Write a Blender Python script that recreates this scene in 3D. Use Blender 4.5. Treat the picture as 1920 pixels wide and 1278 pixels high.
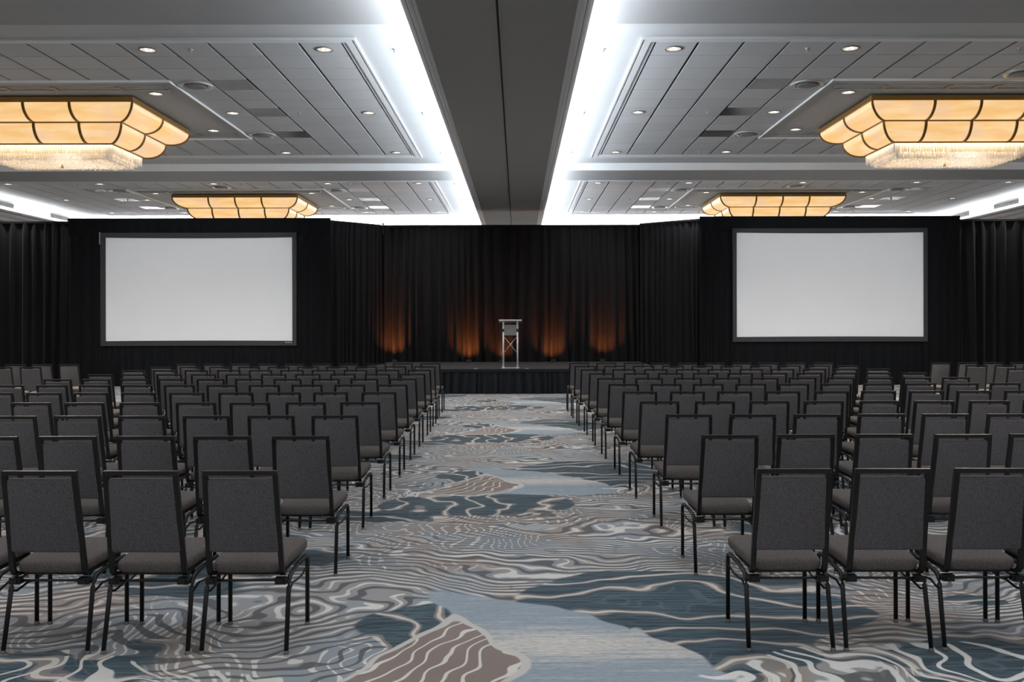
import bpy, bmesh, math, random
from mathutils import Vector, Matrix
random.seed(7)
PI = math.pi
for o in list(bpy.data.objects):
    bpy.data.objects.remove(o, do_unlink=True)
SC = bpy.context.scene
COL = SC.collection

# ------------------------------------------------------------------ camera
CAM_H = 1.625
F_PX = 1650.0
cam_d = bpy.data.cameras.new('camera')
cam = bpy.data.objects.new('camera', cam_d)
COL.objects.link(cam)
cam.location = (0, 0, CAM_H)
cam.rotation_euler = (PI / 2, math.radians(0.12), 0)
cam_d.sensor_width = 36.0
cam_d.lens = 36.0 * F_PX / 1920.0
cam_d.shift_x = (960 - 971) / 1920.0
cam_d.shift_y = -(639 - 609) / 1920.0
cam_d.clip_end = 200
SC.camera = cam

# ------------------------------------------------------------------ look
SC.view_settings.view_transform = 'Standard'
SC.view_settings.look = 'None'
SC.view_settings.gamma = 1.0
SC.view_settings.use_curve_mapping = False
SC.view_settings.exposure = 0.5
W = bpy.data.worlds.new('world')
SC.world = W
W.use_nodes = True
W.node_tree.nodes['Background'].inputs[0].default_value = (0.6, 0.65, 0.75, 1)
W.node_tree.nodes['Background'].inputs[1].default_value = 0.02

X0 = -0.25          # axis of the hall: the middle of the central ceiling beam
CZ = 5.415          # ceiling
ROOM_X = 17.6
YB, YF = -9.0, 31.0


def area(name, loc, sx, sy, power, color, rot=(0, 0, 0), spread=None):
    l = bpy.data.lights.new(name, 'AREA')
    l.shape = 'RECTANGLE'
    l.size, l.size_y = sx, sy
    l.energy = power
    l.color = color
    if spread is not None:
        l.spread = math.radians(spread)
    o = bpy.data.objects.new(name, l)
    COL.objects.link(o)
    o.location = loc
    o.rotation_euler = rot
    return o


COOL = (0.84, 0.92, 1.0)
WARM = (1.0, 0.94, 0.87)
NEUT = (0.99, 0.99, 1.0)
# LED strips hidden in the troughs of the central beam (both sides), washing the ceiling
for s in (-1, 1):
    a = math.radians(180 - s * -32)
    area('cove_strip_light', (-0.20 + s * 0.87, 11.0, 4.945), 0.07, 39.0, 520, COOL, (0, math.radians(180 + s * 66), 0))
    # strips at the foot of the side soffit faces
    area('soffit_strip_light', (X0 + s * 14.66, 15.0, 4.99), 0.08, 31.0, 120, (0.97, 0.98, 1.0), (0, math.radians(180 + s * 25), 0))
# strip behind the drapes at the end of the hall
area('end_strip_light', (X0, 30.72, 4.9), 29.0, 0.08, 480, (0.99, 0.97, 1.0), (math.radians(180 - 20), 0, 0))
# chandeliers and downlights of the part of the hall behind the camera
for s in (-1, 1):
    for y in (-4.5, 4.6):
        area('rear_chandelier_light', (X0 + s * 7.6, y, 4.7), 3.6, 2.4, 140, NEUT)
        area('rear_downlight_field', (X0 + s * 2.9, y, 5.35), 2.0, 7.0, 60, NEUT)


def spot(name, loc, power, color, size=90, blend=0.9, radius=0.05, rot=(0, 0, 0)):
    l = bpy.data.lights.new(name, 'SPOT')
    l.energy = power
    l.color = color
    l.spot_size = math.radians(size)
    l.spot_blend = blend
    l.shadow_soft_size = radius
    o = bpy.data.objects.new(name, l)
    COL.objects.link(o)
    o.location = loc
    o.rotation_euler = rot
    return o


# two added out-of-frame spots that brighten the screens; no projector stands there
for xs, zs in ((-8.45, 2.6), (8.28, 2.68)):
    p_ = Vector((math.copysign(7.6, xs), 13.0, 4.28))
    spot('screen_fill_spot', p_, 560, (0.93, 0.97, 1.0), 37, 0.55, 0.05, (Vector((xs, 23.35, zs)) - p_).to_track_quat('-Z', 'Y').to_euler())


# ------------------------------------------------------------------ node helpers
def srgb(r, g, b):
    def f(c):
        c /= 255.0
        return c / 12.92 if c <= 0.04045 else ((c + 0.055) / 1.055) ** 2.4
    return (f(r), f(g), f(b), 1.0)


def new_mat(name, color=(0.5, 0.5, 0.5, 1), rough=0.6, metal=0.0, spec=0.5, noise=0.0, nscale=20.0, bump=0.0, emis=None, estr=0.0, bscale=None):
    m = bpy.data.materials.new(name)
    m.use_nodes = True
    nt = m.node_tree
    b = nt.nodes['Principled BSDF']
    b.inputs['Base Color'].default_value = color
    b.inputs['Roughness'].default_value = rough
    b.inputs['Metallic'].default_value = metal
    b.inputs['Specular IOR Level'].default_value = spec
    if emis:
        b.inputs['Emission Color'].default_value = emis
        b.inputs['Emission Strength'].default_value = estr
    if noise or bump:
        tc = nt.nodes.new('ShaderNodeTexCoord')
        n = nt.nodes.new('ShaderNodeTexNoise')
        n.inputs['Scale'].default_value = nscale
        n.inputs['Detail'].default_value = 4
        nt.links.new(tc.outputs['Object'], n.inputs['Vector'])
        if noise:
            mr = nt.nodes.new('ShaderNodeMapRange')
            mr.inputs[1].default_value = 0.3
            mr.inputs[2].default_value = 0.7
            mr.inputs[3].default_value = 1 - noise
            mr.inputs[4].default_value = 1 + noise
            nt.links.new(n.outputs['Fac'], mr.inputs[0])
            mx = nt.nodes.new('ShaderNodeVectorMath')
            mx.operation = 'SCALE'
            mx.inputs[0].default_value = color[:3]
            nt.links.new(mr.outputs[0], mx.inputs['Scale'])
            nt.links.new(mx.outputs[0], b.inputs['Base Color'])
        if bump:
            n2 = nt.nodes.new('ShaderNodeTexNoise')
            n2.inputs['Scale'].default_value = bscale or nscale
            n2.inputs['Detail'].default_value = 3
            nt.links.new(tc.outputs['Object'], n2.inputs['Vector'])
            bp = nt.nodes.new('ShaderNodeBump')
            bp.inputs['Strength'].default_value = bump
            bp.inputs['Distance'].default_value = 0.01
            nt.links.new(n2.outputs['Fac'], bp.inputs['Height'])
            nt.links.new(bp.outputs[0], b.inputs['Normal'])
    return m


class E:
    """small expression builder over math nodes"""
    nt = None

    def __init__(self, s):
        self.s = s

    @staticmethod
    def op(kind, *args, clamp=False):
        n = E.nt.nodes.new('ShaderNodeMath')
        n.operation = kind
        n.use_clamp = clamp
        for i, a in enumerate(args):
            if isinstance(a, E):
                E.nt.links.new(a.s, n.inputs[i])
            else:
                n.inputs[i].default_value = float(a)
        return E(n.outputs[0])

    def __add__(a, b): return E.op('ADD', a, b)
    def __radd__(a, b): return E.op('ADD', b, a)
    def __sub__(a, b): return E.op('SUBTRACT', a, b)
    def __rsub__(a, b): return E.op('SUBTRACT', b, a)
    def __mul__(a, b): return E.op('MULTIPLY', a, b)
    def __rmul__(a, b): return E.op('MULTIPLY', b, a)
    def __truediv__(a, b): return E.op('DIVIDE', a, b)
    def sin(a): return E.op('SINE', a)
    def cos(a): return E.op('COSINE', a)
    def fract(a): return E.op('FRACT', a)
    def abs(a): return E.op('ABSOLUTE', a)
    def sqrt(a): return E.op('SQRT', a)
    def min(a, b): return E.op('MINIMUM', a, b)
    def max(a, b): return E.op('MAXIMUM', a, b)

    def step(a, lo, hi):
        n = E.nt.nodes.new('ShaderNodeMapRange')
        n.interpolation_type = 'SMOOTHSTEP'
        E.nt.links.new(a.s, n.inputs[0])
        n.inputs[1].default_value = lo
        n.inputs[2].default_value = hi
        return E(n.outputs[0])


def xyz(x, y, z):
    n = E.nt.nodes.new('ShaderNodeCombineXYZ')
    for i, a in enumerate((x, y, z)):
        if isinstance(a, E):
            E.nt.links.new(a.s, n.inputs[i])
        else:
            n.inputs[i].default_value = a
    return n.outputs[0]


def noise(vec, scale=1.0, detail=2.0, rough=0.5):
    n = E.nt.nodes.new('ShaderNodeTexNoise')
    E.nt.links.new(vec, n.inputs['Vector'])
    n.inputs['Scale'].default_value = scale
    n.inputs['Detail'].default_value = detail
    n.inputs['Roughness'].default_value = rough
    return E(n.outputs['Fac'])


def mixc(fac, a, b):
    n = E.nt.nodes.new('ShaderNodeMix')
    n.data_type = 'RGBA'
    if isinstance(fac, E):
        E.nt.links.new(fac.s, n.inputs[0])
    else:
        n.inputs[0].default_value = fac
    for i, c in ((6, a), (7, b)):
        if isinstance(c, tuple):
            n.inputs[i].default_value = c
        else:
            E.nt.links.new(c, n.inputs[i])
    return n.outputs[2]


# ------------------------------------------------------------------ carpet
def carpet_material():
    m = bpy.data.materials.new('patterned_carpet')
    m.use_nodes = True
    nt = m.node_tree
    E.nt = nt
    bs = nt.nodes['Principled BSDF']
    tc = nt.nodes.new('ShaderNodeTexCoord')
    sp = nt.nodes.new('ShaderNodeSeparateXYZ')
    nt.links.new(tc.outputs['Object'], sp.inputs[0])
    x, y = E(sp.outputs[0]), E(sp.outputs[1])
    T = 4.68
    R = T / (2 * PI)
    th = y * (2 * PI / T)
    c, s = th.cos() * R, th.sin() * R
    P = xyz(x, c, s)                       # noise space that repeats every T metres down the aisle
    P2 = xyz(x + 31.7, c, s)
    P3 = xyz(x * 0.55 + 11.3, c, s)
    wx = (noise(P, 1.1, 3) - 0.5) * 0.75
    wy = (noise(P2, 1.1, 3) - 0.5) * 0.75
    fine = (noise(P, 7.0, 2) - 0.5) * 0.05
    ex = (noise(P, 2.3, 1) - 0.5) * 0.42
    ey = (noise(P2, 2.3, 1) - 0.5) * 0.42

    def wrap(yf):
        return ((y - yf) / T + 0.5).fract() * T - T * 0.5

    def ell(cx, cy, rx, ry, tilt=0.0, warp=0.6, bend=0.0):
        dx = x - cx + wx * warp
        dy = wrap(cy) + wy * warp + fine
        ct, st = math.cos(tilt), math.sin(tilt)
        u = (dx * ct + dy * st) / rx
        v = (dy * ct - dx * st) / ry
        if bend:
            v = v + u * u * bend
        return 1.0 - (u * u + v * v).sqrt()      # >0 inside

    def mask(e, k=0.015):
        return e.step(-k, k)

    def poly(pts, warp=0.3, cy=4.6):
        dx = x + wx * warp * 0.4 + ex * 0.8
        dy = wrap(cy) + wy * warp * 0.4 + ey * 0.8 + fine
        res = None
        n = len(pts)
        for k in range(n):
            (ax, ay), (bx, by) = pts[k], pts[(k + 1) % n]
            ay -= cy; by -= cy
            L = math.hypot(bx - ax, by - ay)
            nx, ny = -(by - ay) / L, (bx - ax) / L      # inside is left of each edge (ccw)
            d = dx * nx + dy * ny - (ax * nx + ay * ny)
            res = d if res is None else E.op('SMOOTH_MIN', res, d, 0.14)
        return res

    # --- contour fields: long lines that flow across the hall and undulate
    A = noise(P, 0.62, 1)
    Bn = noise(P2, 1.5, 2)
    Cn = noise(P3, 3.4, 1)
    flow = th * R + (A - 0.5) * 1.9 + (Bn - 0.5) * 0.80 + (Cn - 0.5) * 0.12 + x.sin() * 0.10
    k0 = 1.0 / (T)                                     # phase factors are multiples of this, so the repeat closes
    lw = noise(P2, 2.2, 2)

    def lines(f, n, duty, vary=0.5, ph=0.0):
        d = (((f * (n * k0)) + ph).fract() - 0.5).abs()
        return (d + (lw - 0.5) * vary).step(0.5 - duty / 2 - 0.035, 0.5 - duty / 2 + 0.035)

    dark_line = lines(flow, 46, 0.30, 0.22)
    cross = x * 1.0 + (Bn - 0.5) * 1.0 + (noise(P, 1.9, 1) - 0.5) * 0.55 + th.sin() * 0.30
    zc = noise(xyz(x + 7.7, c, s), 0.9, 2)
    zone_x = zc.step(0.47, 0.51)
    zone_p = (1.0 - zc).step(0.50, 0.56)
    dash = noise(P, 8.0, 2).step(0.36, 0.42)
    cream_cross = (((cross * 12.0).fract() - 0.5).abs() + (lw - 0.5) * 0.3).step(0.355, 0.40) * zone_x * dash
    cream_par = lines(flow, 46, 0.24, 0.34, 0.5) * zone_p * dash
    cream_line = cream_cross.max(cream_par)
    streakn = noise(xyz(x * 2.2, y * 42.0, 0.0), 1.0, 3, 0.65)
    streak = streakn.step(0.42, 0.62)
    pile = noise(xyz(x, y, 0.0), 260.0, 2)

    grey, taupe = srgb(150, 149, 148), srgb(152, 139, 131)
    charcoal, cream = srgb(78, 78, 82), srgb(214, 210, 203)
    teal, teal2, pale = srgb(20, 48, 61), srgb(78, 104, 115), srgb(146, 159, 169)
    n_tp = noise(xyz(x + 19.0, c, s), 1.1, 3).step(0.49, 0.55)
    n_gb = noise(xyz(x - 9.0, c, s), 1.3, 3).step(0.50, 0.58)
    col = mixc(n_tp, grey, taupe)
    col = mixc(n_gb * 0.8, col, srgb(138, 148, 156))
    tz = noise(xyz(x * 0.7 + 3.3, c * 1.25, s * 1.25), 1.15, 3)
    teal_gen = tz.step(0.560, 0.568)
    tealc = mixc(streak * 0.75, teal, teal2)
    col = mixc(cream_line, col, cream)
    col = mixc(dark_line * 0.9, col, charcoal)

    # teal regions: ribbons along the flow, S-shaped ribbons across it
    rf = (((flow * (15 * k0)).fract() - 0.5).abs() + (lw - 0.5) * 0.10)
    rx_ = (((cross * 3.0).fract() - 0.5).abs() + (lw - 0.5) * 0.08)
    thin = lines(flow, 62, 0.16, 0.2)
    base_t = mixc(thin * 0.55, tealc, srgb(88, 98, 106))
    def ribbons(rb):
        t_ = mixc(rb.step(0.350, 0.365), base_t, srgb(134, 127, 123))
        t_ = mixc((rb.step(0.350, 0.365) - rb.step(0.375, 0.39)).abs(), t_, srgb(96, 96, 98))
        return mixc(rb.step(0.445, 0.458), t_, srgb(206, 198, 188))
    t_flow, t_cross = ribbons(rf), ribbons(rx_)
    t1 = mask(ell(-0.38, 8.02, 0.90, 0.50, 0.05, 0.35))
    t1b = mask(ell(-1.25, 7.55, 0.75, 0.32, 0.25, 0.5))
    t2 = mask(poly([(-0.05, 5.35), (0.62, 4.05), (1.35, 4.15), (1.95, 4.9), (1.75, 5.65), (0.45, 5.85)], 0.35))
    t3 = mask(poly([(-0.90, 4.95), (-0.60, 4.10), (-0.36, 4.65), (-0.34, 5.12)], 0.18))
    t5 = mask(ell(-2.0, 5.95, 0.85, 0.30, 0.3, 0.6))
    outside = (x.abs() - 1.6 + wx).step(0.0, 0.2)
    tf = t2.max(t5).max(t1b).max(teal_gen * outside)
    col = mixc(tf, col, t_flow)
    col = mixc(t1.max(t3), col, t_cross)
    # pale blue pool with cream streaks
    pool = mask(poly([(-0.56, 5.36), (-0.2, 4.45), (0.2, 3.95), (0.80, 4.15), (0.33, 5.12)], 0.22).max(
        poly([(-0.36, 3.74), (0.80, 3.76), (1.02, 4.02), (0.62, 4.70), (-0.10, 4.34)], 0.22)))
    band_y = (wrap(4.48) + wy * 0.15)
    cs = (1.0 - (band_y.abs() / 0.34)).max(0.0)
    pstreak = (streakn * 1.0 + cs * 0.34).step(0.48, 0.86)
    pcol = mixc(pstreak, pale, srgb(208, 202, 192))
    mott = noise(xyz(x * 4.0, y * 16.0, 2.0), 5.0, 4, 0.75).step(0.46, 0.64)
    pcol = mixc(mott * 0.55, pcol, srgb(112, 128, 142))
    col = mixc(pool, col, pcol)
    # cream rim and taupe tongue with cream veins
    tng = poly([(-0.98, 3.72), (-0.26, 3.74), (-0.01, 4.18), (-0.20, 4.66), (-0.36, 4.86)], 0.15)
    col = mixc((tng + 0.045).step(-0.008, 0.008), col, srgb(198, 194, 188))
    vein = (((x * 0.9 - wrap(4.3) * 0.65 + Bn * 0.9) * 8.5).fract() - 0.5).abs().step(0.39, 0.43)
    gcol = mixc(vein, srgb(132, 117, 109), cream)
    col = mixc(tng.step(-0.006, 0.006), col, gcol)
    # white looping strands
    l1 = ell(1.75, 4.12, 0.95, 0.34, 0.06, 0.9)
    strand = lines(flow + cross * 0.35, 42, 0.34, 0.25)
    col = mixc(l1.step(-0.02, 0.02) * strand * 0.95, col, srgb(222, 220, 216))
    l2 = ell(-1.9, 3.95, 1.2, 0.34, -0.08, 0.9)
    strand2 = (((cross * 6.0 + flow * (9 * k0)).fract() - 0.5).abs()).step(0.38, 0.42)
    col = mixc(l2.step(-0.02, 0.02) * strand2 * 0.9, col, srgb(216, 212, 206))
    # pile
    pm = E.op('MULTIPLY_ADD', pile, 0.5, 0.75)
    sc = nt.nodes.new('ShaderNodeVectorMath')
    sc.operation = 'SCALE'
    nt.links.new(col, sc.inputs[0])
    nt.links.new((pm * CARPET_GAIN).s, sc.inputs['Scale'])
    nt.links.new(sc.outputs[0], bs.inputs['Base Color'])
    bs.inputs['Roughness'].default_value = 0.95
    bs.inputs['Specular IOR Level'].default_value = 0.15
    bs.inputs['Sheen Weight'].default_value = 0.15
    bp = nt.nodes.new('ShaderNodeBump')
    bp.inputs['Strength'].default_value = 0.35
    bp.inputs['Distance'].default_value = 0.006
    nt.links.new(pile.s, bp.inputs['Height'])
    nt.links.new(bp.outputs[0], bs.inputs['Normal'])
    return m


CARPET_GAIN = 0.85


def glass_material():
    m = bpy.data.materials.new('backlit_alabaster_glass')
    m.use_nodes = True
    nt = m.node_tree
    E.nt = nt
    b = nt.nodes['Principled BSDF']
    tc = nt.nodes.new('ShaderNodeTexCoord')
    sp = nt.nodes.new('ShaderNodeSeparateXYZ')
    nt.links.new(tc.outputs['Object'], sp.inputs[0])
    X, Y, Z = (E(sp.outputs[i]) for i in range(3))
    n1 = noise(xyz(X * 1.4, Y * 1.4, Z * 9.0), 1.0, 4, 0.6)
    n2 = noise(xyz(X, Y, Z), 1.3, 2)
    col = mixc(n1.step(0.35, 0.7), srgb(244, 192, 122), srgb(252, 216, 165))
    col = mixc(n2.step(0.42, 0.62) * 0.75, col, srgb(238, 196, 158))
    nt.links.new(col, b.inputs['Emission Color'])
    b.inputs['Emission Strength'].default_value = 0.65
    b.inputs['Base Color'].default_value = srgb(160, 130, 90)
    b.inputs['Roughness'].default_value = 0.35
    return m


def crystal_material():
    m = bpy.data.materials.new('crystal_rods')
    m.use_nodes = True
    nt = m.node_tree
    out = nt.nodes['Material Output']
    nt.nodes.remove(nt.nodes['Principled BSDF'])
    tr = nt.nodes.new('ShaderNodeBsdfTranslucent')
    tr.inputs[0].default_value = (0.98, 0.95, 0.92, 1)
    df = nt.nodes.new('ShaderNodeBsdfDiffuse')
    df.inputs[0].default_value = (0.9, 0.9, 0.9, 1)
    gl = nt.nodes.new('ShaderNodeBsdfGlossy')
    gl.inputs['Roughness'].default_value = 0.12
    m1 = nt.nodes.new('ShaderNodeMixShader')
    m1.inputs[0].default_value = 0.22
    m2 = nt.nodes.new('ShaderNodeMixShader')
    m2.inputs[0].default_value = 0.28
    nt.links.new(tr.outputs[0], m1.inputs[1])
    nt.links.new(df.outputs[0], m1.inputs[2])
    nt.links.new(m1.outputs[0], m2.inputs[1])
    nt.links.new(gl.outputs[0], m2.inputs[2])
    nt.links.new(m2.outputs[0], out.inputs[0])
    return m


M = {
    'carpet': carpet_material(),
    'gypsum': new_mat('painted_gypsum', (0.50, 0.51, 0.52, 1), 0.75, noise=0.02, nscale=2),
    'beam2': new_mat('shaded_beam_grey', (0.36, 0.36, 0.36, 1), 0.75, noise=0.02, nscale=2),  # darker than the gypsum: beam underside shade put into the colour; panels share it
    'beam': new_mat('beam_paint', (0.36, 0.355, 0.345, 1), 0.7, noise=0.02, nscale=2),
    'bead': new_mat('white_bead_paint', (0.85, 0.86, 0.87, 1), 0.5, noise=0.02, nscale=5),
    'trim': new_mat('trim_paint', (0.62, 0.63, 0.64, 1), 0.5, noise=0.02, nscale=5),
    'tile': new_mat('acoustic_tile', (0.47, 0.475, 0.485, 1), 0.75, noise=0.04, nscale=60, bump=0.1),
    'tile2': new_mat('acoustic_tile_b', (0.445, 0.45, 0.46, 1), 0.75, noise=0.04, nscale=60, bump=0.1),
    'plenum': new_mat('dark_plenum', (0.03, 0.03, 0.033, 1), 0.8, noise=0.1, nscale=3),
    'grille_metal': new_mat('brushed_grille_metal', (0.22, 0.22, 0.215, 1), 0.20, 0.75, noise=0.08, nscale=40),
    'diffuser': new_mat('diffuser_metal', (0.42, 0.42, 0.40, 1), 0.25, 0.4, noise=0.04, nscale=10),
    'dark_slot': new_mat('dark_slot', (0.012, 0.011, 0.011, 1), 0.7, noise=0.1, nscale=5),
    'wall': new_mat('wall_paint', (0.55, 0.54, 0.53, 1), 0.8, noise=0.03, nscale=2),
    'white_face': new_mat('white_soffit_paint', (0.78, 0.78, 0.79, 1), 0.7, noise=0.01, nscale=2),
    'vent': new_mat('vent_louvre_paint', (0.16, 0.165, 0.16, 1), 0.6, noise=0.03, nscale=8),
    'drape': new_mat('black_drape_velour', (0.0065, 0.0068, 0.0082, 1), 0.85, spec=0.25, noise=0.15, nscale=8),
    'skirt': new_mat('black_stage_skirt', (0.009, 0.011, 0.015, 1), 0.8, spec=0.25, noise=0.15, nscale=8),
    'kit': new_mat('black_screen_surround_cloth', (0.0055, 0.0062, 0.0080, 1), 0.85, spec=0.2, noise=0.15, nscale=6),
    'bezel': new_mat('black_velvet_frame', (0.036, 0.037, 0.040, 1), 0.7, noise=0.08, nscale=20),
    'screen': new_mat('matte_projection_screen', (0.93, 0.95, 0.98, 1), 0.7, noise=0.008, nscale=1.5),
    'mark': new_mat('light_grey_print', (0.45, 0.45, 0.47, 1), 0.6, noise=0.02, nscale=30),
    'stage': new_mat('dark_stage_deck', (0.028, 0.026, 0.024, 1), 0.8, noise=0.12, nscale=15),
    'alu': new_mat('brushed_aluminium', (0.80, 0.78, 0.80, 1), 0.35, 0.35, noise=0.04, nscale=30),
    'smoke': new_mat('smoked_acrylic', (0.22, 0.215, 0.21, 1), 0.25, noise=0.03, nscale=6),
    'tape': new_mat('pale_tape', (0.5, 0.48, 0.45, 1), 0.6, noise=0.04, nscale=30),
    'fabric': new_mat('charcoal_tweed', (0.098, 0.092, 0.096, 1), 0.92, spec=0.15, noise=0.42, nscale=190, bump=0.5),
    'seat_fabric': new_mat('charcoal_seat_tweed', (0.104, 0.091, 0.086, 1), 0.92, spec=0.15, noise=0.40, nscale=190, bump=0.5),
    'frame': new_mat('black_powder_coat', (0.0065, 0.0065, 0.0063, 1), 0.42, 0.0, spec=0.36, noise=0.1, nscale=30),
    'glide': new_mat('clear_nylon_glide', (0.16, 0.155, 0.15, 1), 0.15, noise=0.05, nscale=50),
    'gold': new_mat('antique_brass', (0.36, 0.20, 0.05, 1), 0.38, 0.6, noise=0.08, nscale=15),
    'rib': new_mat('dark_brass_rib', (0.20, 0.105, 0.025, 1), 0.4, 0.5, noise=0.08, nscale=15),
    'glass': glass_material(),
    'crystal': crystal_material(),
    'lamp': new_mat('warm_lamp', (0.8, 0.7, 0.5, 1), 0.5, emis=(1.0, 0.82, 0.60, 1), estr=4.5, noise=0.01),
    'reflector': new_mat('downlight_reflector', (0.7, 0.65, 0.58, 1), 0.25, 0.5, emis=(1.0, 0.87, 0.74, 1), estr=0.42, noise=0.03),
    'bulb': new_mat('downlight_bulb', (0.9, 0.9, 0.85, 1), 0.4, emis=(1.0, 0.95, 0.88, 1), estr=1.3, noise=0.01),
    'dl_trim': new_mat('downlight_trim', (0.16, 0.155, 0.15, 1), 0.4, 0.3, noise=0.03),
    'sprink': new_mat('sprinkler_metal', (0.45, 0.45, 0.46, 1), 0.5, 0.1, noise=0.03),
    'black_plastic': new_mat('black_plastic', (0.015, 0.015, 0.015, 1), 0.5, noise=0.05),
    'amber': new_mat('amber_led_lens', (0.4, 0.15, 0.02, 1), 0.4, emis=(1.0, 0.30, 0.04, 1), estr=1.5, noise=0.01),
}

for k_, w_ in (('drape', 0.10), ('kit', 0.03), ('skirt', 0.12)):
    bn = M[k_].node_tree.nodes['Principled BSDF']
    bn.inputs['Sheen Weight'].default_value = w_
    bn.inputs['Sheen Roughness'].default_value = 0.35
    bn.inputs['Sheen Tint'].default_value = (0.9, 0.92, 1.0, 1)


# ------------------------------------------------------------------ mesh builder
class MB:
    def __init__(self):
        self.v, self.f, self.sm = [], [], []

    def box(self, x0, x1, y0, y1, z0, z1, mat=None):
        b = len(self.v)
        for z in (z0, z1):
            for (px, py) in ((x0, y0), (x1, y0), (x1, y1), (x0, y1)):
                p = Vector((px, py, z))
                if mat is not None:
                    p = mat @ p
                self.v.append(p[:])
        for q in ((0, 3, 2, 1), (4, 5, 6, 7), (0, 1, 5, 4), (1, 2, 6, 5), (2, 3, 7, 6), (3, 0, 4, 7)):
            self.f.append([b + i for i in q])
            self.sm.append(False)
        return self

    def tube(self, pts, r=0.01, n=8, ry=None, caps=True, smooth=True, square=False, up=(0, 0, 1)):
        """sweep; with square=True a rectangular section r x ry (half sizes)"""
        ry = ry or r
        pts = [Vector(p) for p in pts]
        b = len(self.v)
        if square:
            n = 4
            sec = [(-r, -ry), (r, -ry), (r, ry), (-r, ry)]
            smooth = False
        else:
            sec = [(r * math.cos(2 * PI * k / n), ry * math.sin(2 * PI * k / n)) for k in range(n)]
        up = Vector(up)
        for i, p in enumerate(pts):
            if i == 0:
                d = pts[1] - pts[0]
            elif i == len(pts) - 1:
                d = pts[-1] - pts[-2]
            else:
                d = (pts[i + 1] - p).normalized() + (p - pts[i - 1]).normalized()
            d.normalize()
            u = up if abs(d.dot(up)) < 0.95 else Vector((0, 1, 0))
            sx = d.cross(u).normalized()
            sy = sx.cross(d).normalized()
            for (a, c) in sec:
                self.v.append((p + sx * a + sy * c)[:])
        for i in range(len(pts) - 1):
            for k in range(n):
                k2 = (k + 1) % n
                self.f.append([b + i * n + k, b + i * n + k2, b + (i + 1) * n + k2, b + (i + 1) * n + k])
                self.sm.append(smooth)
        if caps:
            self.f.append([b + k for k in range(n)][::-1]); self.sm.append(False)
            self.f.append([b + (len(pts) - 1) * n + k for k in range(n)]); self.sm.append(False)
        return self

    def rings(self, rings, cap0=True, cap1=True, smooth=True):
        b = len(self.v)
        n = len(rings[0])
        for r in rings:
            for p in r:
                self.v.append(tuple(p))
        for i in range(len(rings) - 1):
            for k in range(n):
                k2 = (k + 1) % n
                self.f.append([b + i * n + k, b + i * n + k2, b + (i + 1) * n + k2, b + (i + 1) * n + k])
                self.sm.append(smooth)
        if cap0:
            self.f.append([b + k for k in range(n)][::-1]); self.sm.append(smooth)
        if cap1:
            self.f.append([b + (len(rings) - 1) * n + k for k in range(n)]); self.sm.append(smooth)
        return self

    def lathe(self, prof, n=20, c=(0, 0, 0), cap0=False, cap1=False):
        return self.rings([[(c[0] + r * math.cos(2 * PI * k / n), c[1] + r * math.sin(2 * PI * k / n), c[2] + z) for k in range(n)] for (r, z) in prof], cap0, cap1)

    def quadgrid(self, rows, smooth=True):
        b = len(self.v)
        n = len(rows[0])
        for r in rows:
            for p in r:
                self.v.append(tuple(p))
        for i in range(len(rows) - 1):
            for k in range(n - 1):
                self.f.append([b + i * n + k, b + i * n + k + 1, b + (i + 1) * n + k + 1, b + (i + 1) * n + k])
                self.sm.append(smooth)
        return self

    def mesh(self, name, mat):
        me = bpy.data.meshes.new(name)
        me.from_pydata(self.v, [], self.f)
        me.polygons.foreach_set('use_smooth', self.sm)
        me.materials.append(mat)
        me.update()
        return me

    def build(self, name, mat, parent=None, loc=(0, 0, 0)):
        return put(name, self.mesh(name, mat), parent, loc)


def put(name, me, parent=None, loc=(0, 0, 0)):
    o = bpy.data.objects.new(name, me)
    COL.objects.link(o)
    if parent is not None:
        o.parent = parent
    o.location = loc
    return o


def tag(o, label=None, cat=None, group=None, kind=None):
    if label: o['label'] = label
    if cat: o['category'] = cat
    if group: o['group'] = group
    if kind: o['kind'] = kind
    return o


def empty(name, loc=(0, 0, 0), rz=0.0):
    o = bpy.data.objects.new(name, None)
    o.empty_display_size = 0.1
    COL.objects.link(o)
    o.location = loc
    o.rotation_euler = (0, 0, rz)
    return o


def copy_tree(o, parent=None):
    c = o.copy()
    COL.objects.link(c)
    if parent is not None:
        c.parent = parent
    for ch in list(KIDS.get(o.name, [])):
        copy_tree(ch, c)
    return c


KIDS = {}


def register(root):
    """remember the children of a prototype once, so copies stay cheap"""
    ch = [o for o in bpy.data.objects if o.parent == root]
    KIDS[root.name] = ch
    for c in ch:
        register(c)


ORD = ['first', 'second', 'third', 'fourth', 'fifth', 'sixth', 'seventh', 'eighth', 'ninth', 'tenth', 'eleventh', 'twelfth', 'thirteenth']

# ------------------------------------------------------------------ room shell
fl = MB().box(-ROOM_X, ROOM_X, YB, YF, -0.05, 0.0).build('floor', M['carpet'])
tag(fl, 'wall to wall carpet in grey, teal and taupe with flowing contour lines', kind='structure')
tag(MB().box(-ROOM_X - 0.15, -ROOM_X, YB, YF, 0, 5.6).build('wall_left', M['wall']), kind='structure')
tag(MB().box(ROOM_X, ROOM_X + 0.15, YB, YF, 0, 5.6).build('wall_right', M['wall']), kind='structure')
tag(MB().box(-ROOM_X, ROOM_X, YB - 0.15, YB, 0, 5.6).build('wall_rear', M['wall']), kind='structure')
tag(MB().box(-ROOM_X, ROOM_X, YF, YF + 0.15, 0, 5.6).build('wall_front', M['white_face']), kind='structure')
tag(MB().box(-ROOM_X - 0.15, ROOM_X + 0.15, YB - 0.15, YF + 0.15, CZ + 0.085, CZ + 0.2).build('ceiling', M['plenum']), 'dark void above the suspended ceiling', kind='structure')

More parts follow.
